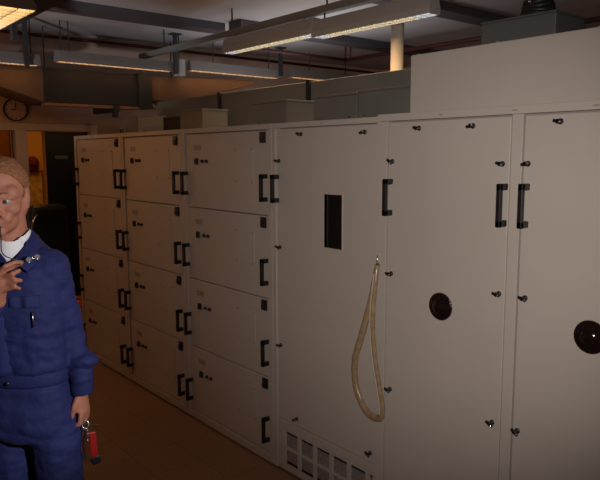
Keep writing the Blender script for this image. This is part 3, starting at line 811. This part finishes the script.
# keys hanging from his left hand
t = thing('key_bunch', 'bunch of keys with red tag hanging from the lowered hand', 'keys', BASE, RZ)
KX, KY = .143, -.098
MB().tube([(KX+.012*math.cos(a), KY+.004*math.sin(a), .832+.014*math.sin(a)) for a in [2*PI*i/24 for i in range(24)]], .0016, 8, closed=True).build('ring', M['steel'], t, True)
k = MB(); k.box(.0, .042, -.0012, .0012, -.004, .003, Matrix.Translation((KX+.006, KY, .826)) @ Matrix.Rotation(.12, 4, 'Y'))
k.lathe([(.009, -.0012), (.009, .0012)], (KX+.004, KY, .826), 'y', 18); k.build('key', M['steel'], t)
for i in range(5):
    cz = .812-.011*i
    MB().tube([(KX+.006+.005*math.cos(a)*(1 if i % 2 else .4), KY+.004*math.cos(a)*(0.2 if i % 2 else 1), cz+.0075*math.sin(a)) for a in [2*PI*j/14 for j in range(14)]], .0014, 6, closed=True).build('chain_link', M['steel'], t, True)
MB().box(-.013, .013, -.005, .005, -.10, 0, Matrix.Translation((KX+.022, KY, .800)) @ Matrix.Rotation(-.05, 4, 'Y')).build('red_tag', M['tagred'], t, bevel=.004)
MB().box(-.016, .019, -.007, .007, -.033, 0, Matrix.Translation((KX+.026, KY, .703)) @ Matrix.Rotation(-.25, 4, 'Y')).build('black_fob', M['black'], t, bevel=.006)
MB().tube(catmull([(KX, KY, .815), (KX-.010, KY, .76), (KX-.006, KY, .71), (KX+.018, KY, .682)], 6), .0032, 8).build('strap', M['black'], t, True)

# ------------------------------------------------------------------ light
def light(kind, name, loc, energy, col, aim=None, **kw):
    l = bpy.data.lights.new(name, kind); l.energy = energy; l.color = col
    for k_, v_ in kw.items(): setattr(l, k_, v_)
    o = bpy.data.objects.new(name, l); COL.objects.link(o); o.location = loc
    if aim is not None: o.rotation_euler = (Vector(aim)-Vector(loc)).to_track_quat('-Z', 'Y').to_euler()
    return o
# the camera's flash, just above the lens
fl_loc = CAM + U_*.06 - R_*.03
aim = CAM + fw*3 + R_*(3*(422-300)/650) - U_*(3*(230-240)/650)
light('SPOT', 'flash', fl_loc, 160, (1, .905, .84), aim, spot_size=math.radians(58), spot_blend=1.0, shadow_soft_size=.012)
light('SPOT', 'man_fill_spot', (2.15, -1.15, 2.0), 210, (1, .96, .95), (-.66, -1.42, 1.35), spot_size=math.radians(31.5), spot_blend=.5, shadow_soft_size=.03)  # added fill spot that brightens the man, no fixture behind it
# tubes' light under the luminaires
light('AREA', 'near_tubes', (-2.95, -.93, 2.685), 1.7, (1, .29, .045), (-2.95, -.93, 0), shape='RECTANGLE', size=1.1, size_y=.18)
light('AREA', 'end_tubes', (CX, .42, 2.63), .32, (1, .33, .06), (CX, .42, 0), shape='RECTANGLE', size=.09, size_y=2.2)
light('AREA', 'end_tubes', (CX, 1.9, 2.68), .60, (1, .42, .12), (CX, 1.9, 0), shape='RECTANGLE', size=.09, size_y=1.2)
light('AREA', 'rail_tubes', (-1.92, 1.0, 2.650), 11, (1, .58, .25), (-1.92, 1.0, 0), shape='RECTANGLE', size=2.2, size_y=.10)
light('AREA', 'ceiling_fill_area', (-3.1, 1.95, 2.42), 6.5, (.95, .95, .97), (-3.1, 1.95, 3), shape='RECTANGLE', size=2.0, size_y=1.0)  # added fill facing up from behind the ducts, lightens the ceiling
light('SPOT', 'ceiling_fill_spot', (-2.2, -2.6, 1.6), 115, (.93, .95, 1), (-4.2, .35, 3.06), spot_size=math.radians(36), spot_blend=1.0, shadow_soft_size=.1)  # added out-of-view spot that lifts the left part of the ceiling
light('POINT', 'end_wall_fill', (-4.2, -1.35, 1.9), 4, (1, .44, .17), shadow_soft_size=.12)  # added warm fill left of the view, for the end wall
light('AREA', 'far_room_lamp', (-6.3, .3, 2.9), 6.5, (1, .46, .10), (-6.6, .5, 0), shape='RECTANGLE', size=.8, size_y=.5)
wd = bpy.data.worlds.new('world'); sc.world = wd; wd.use_nodes = True
wd.node_tree.nodes['Background'].inputs['Color'].default_value = (.02, .02, .025, 1)
wd.node_tree.nodes['Background'].inputs['Strength'].default_value = .2

sc.view_settings.view_transform = 'Standard'; sc.view_settings.look = 'None'
sc.view_settings.exposure = 0; sc.view_settings.gamma = 1; sc.view_settings.use_curve_mapping = False
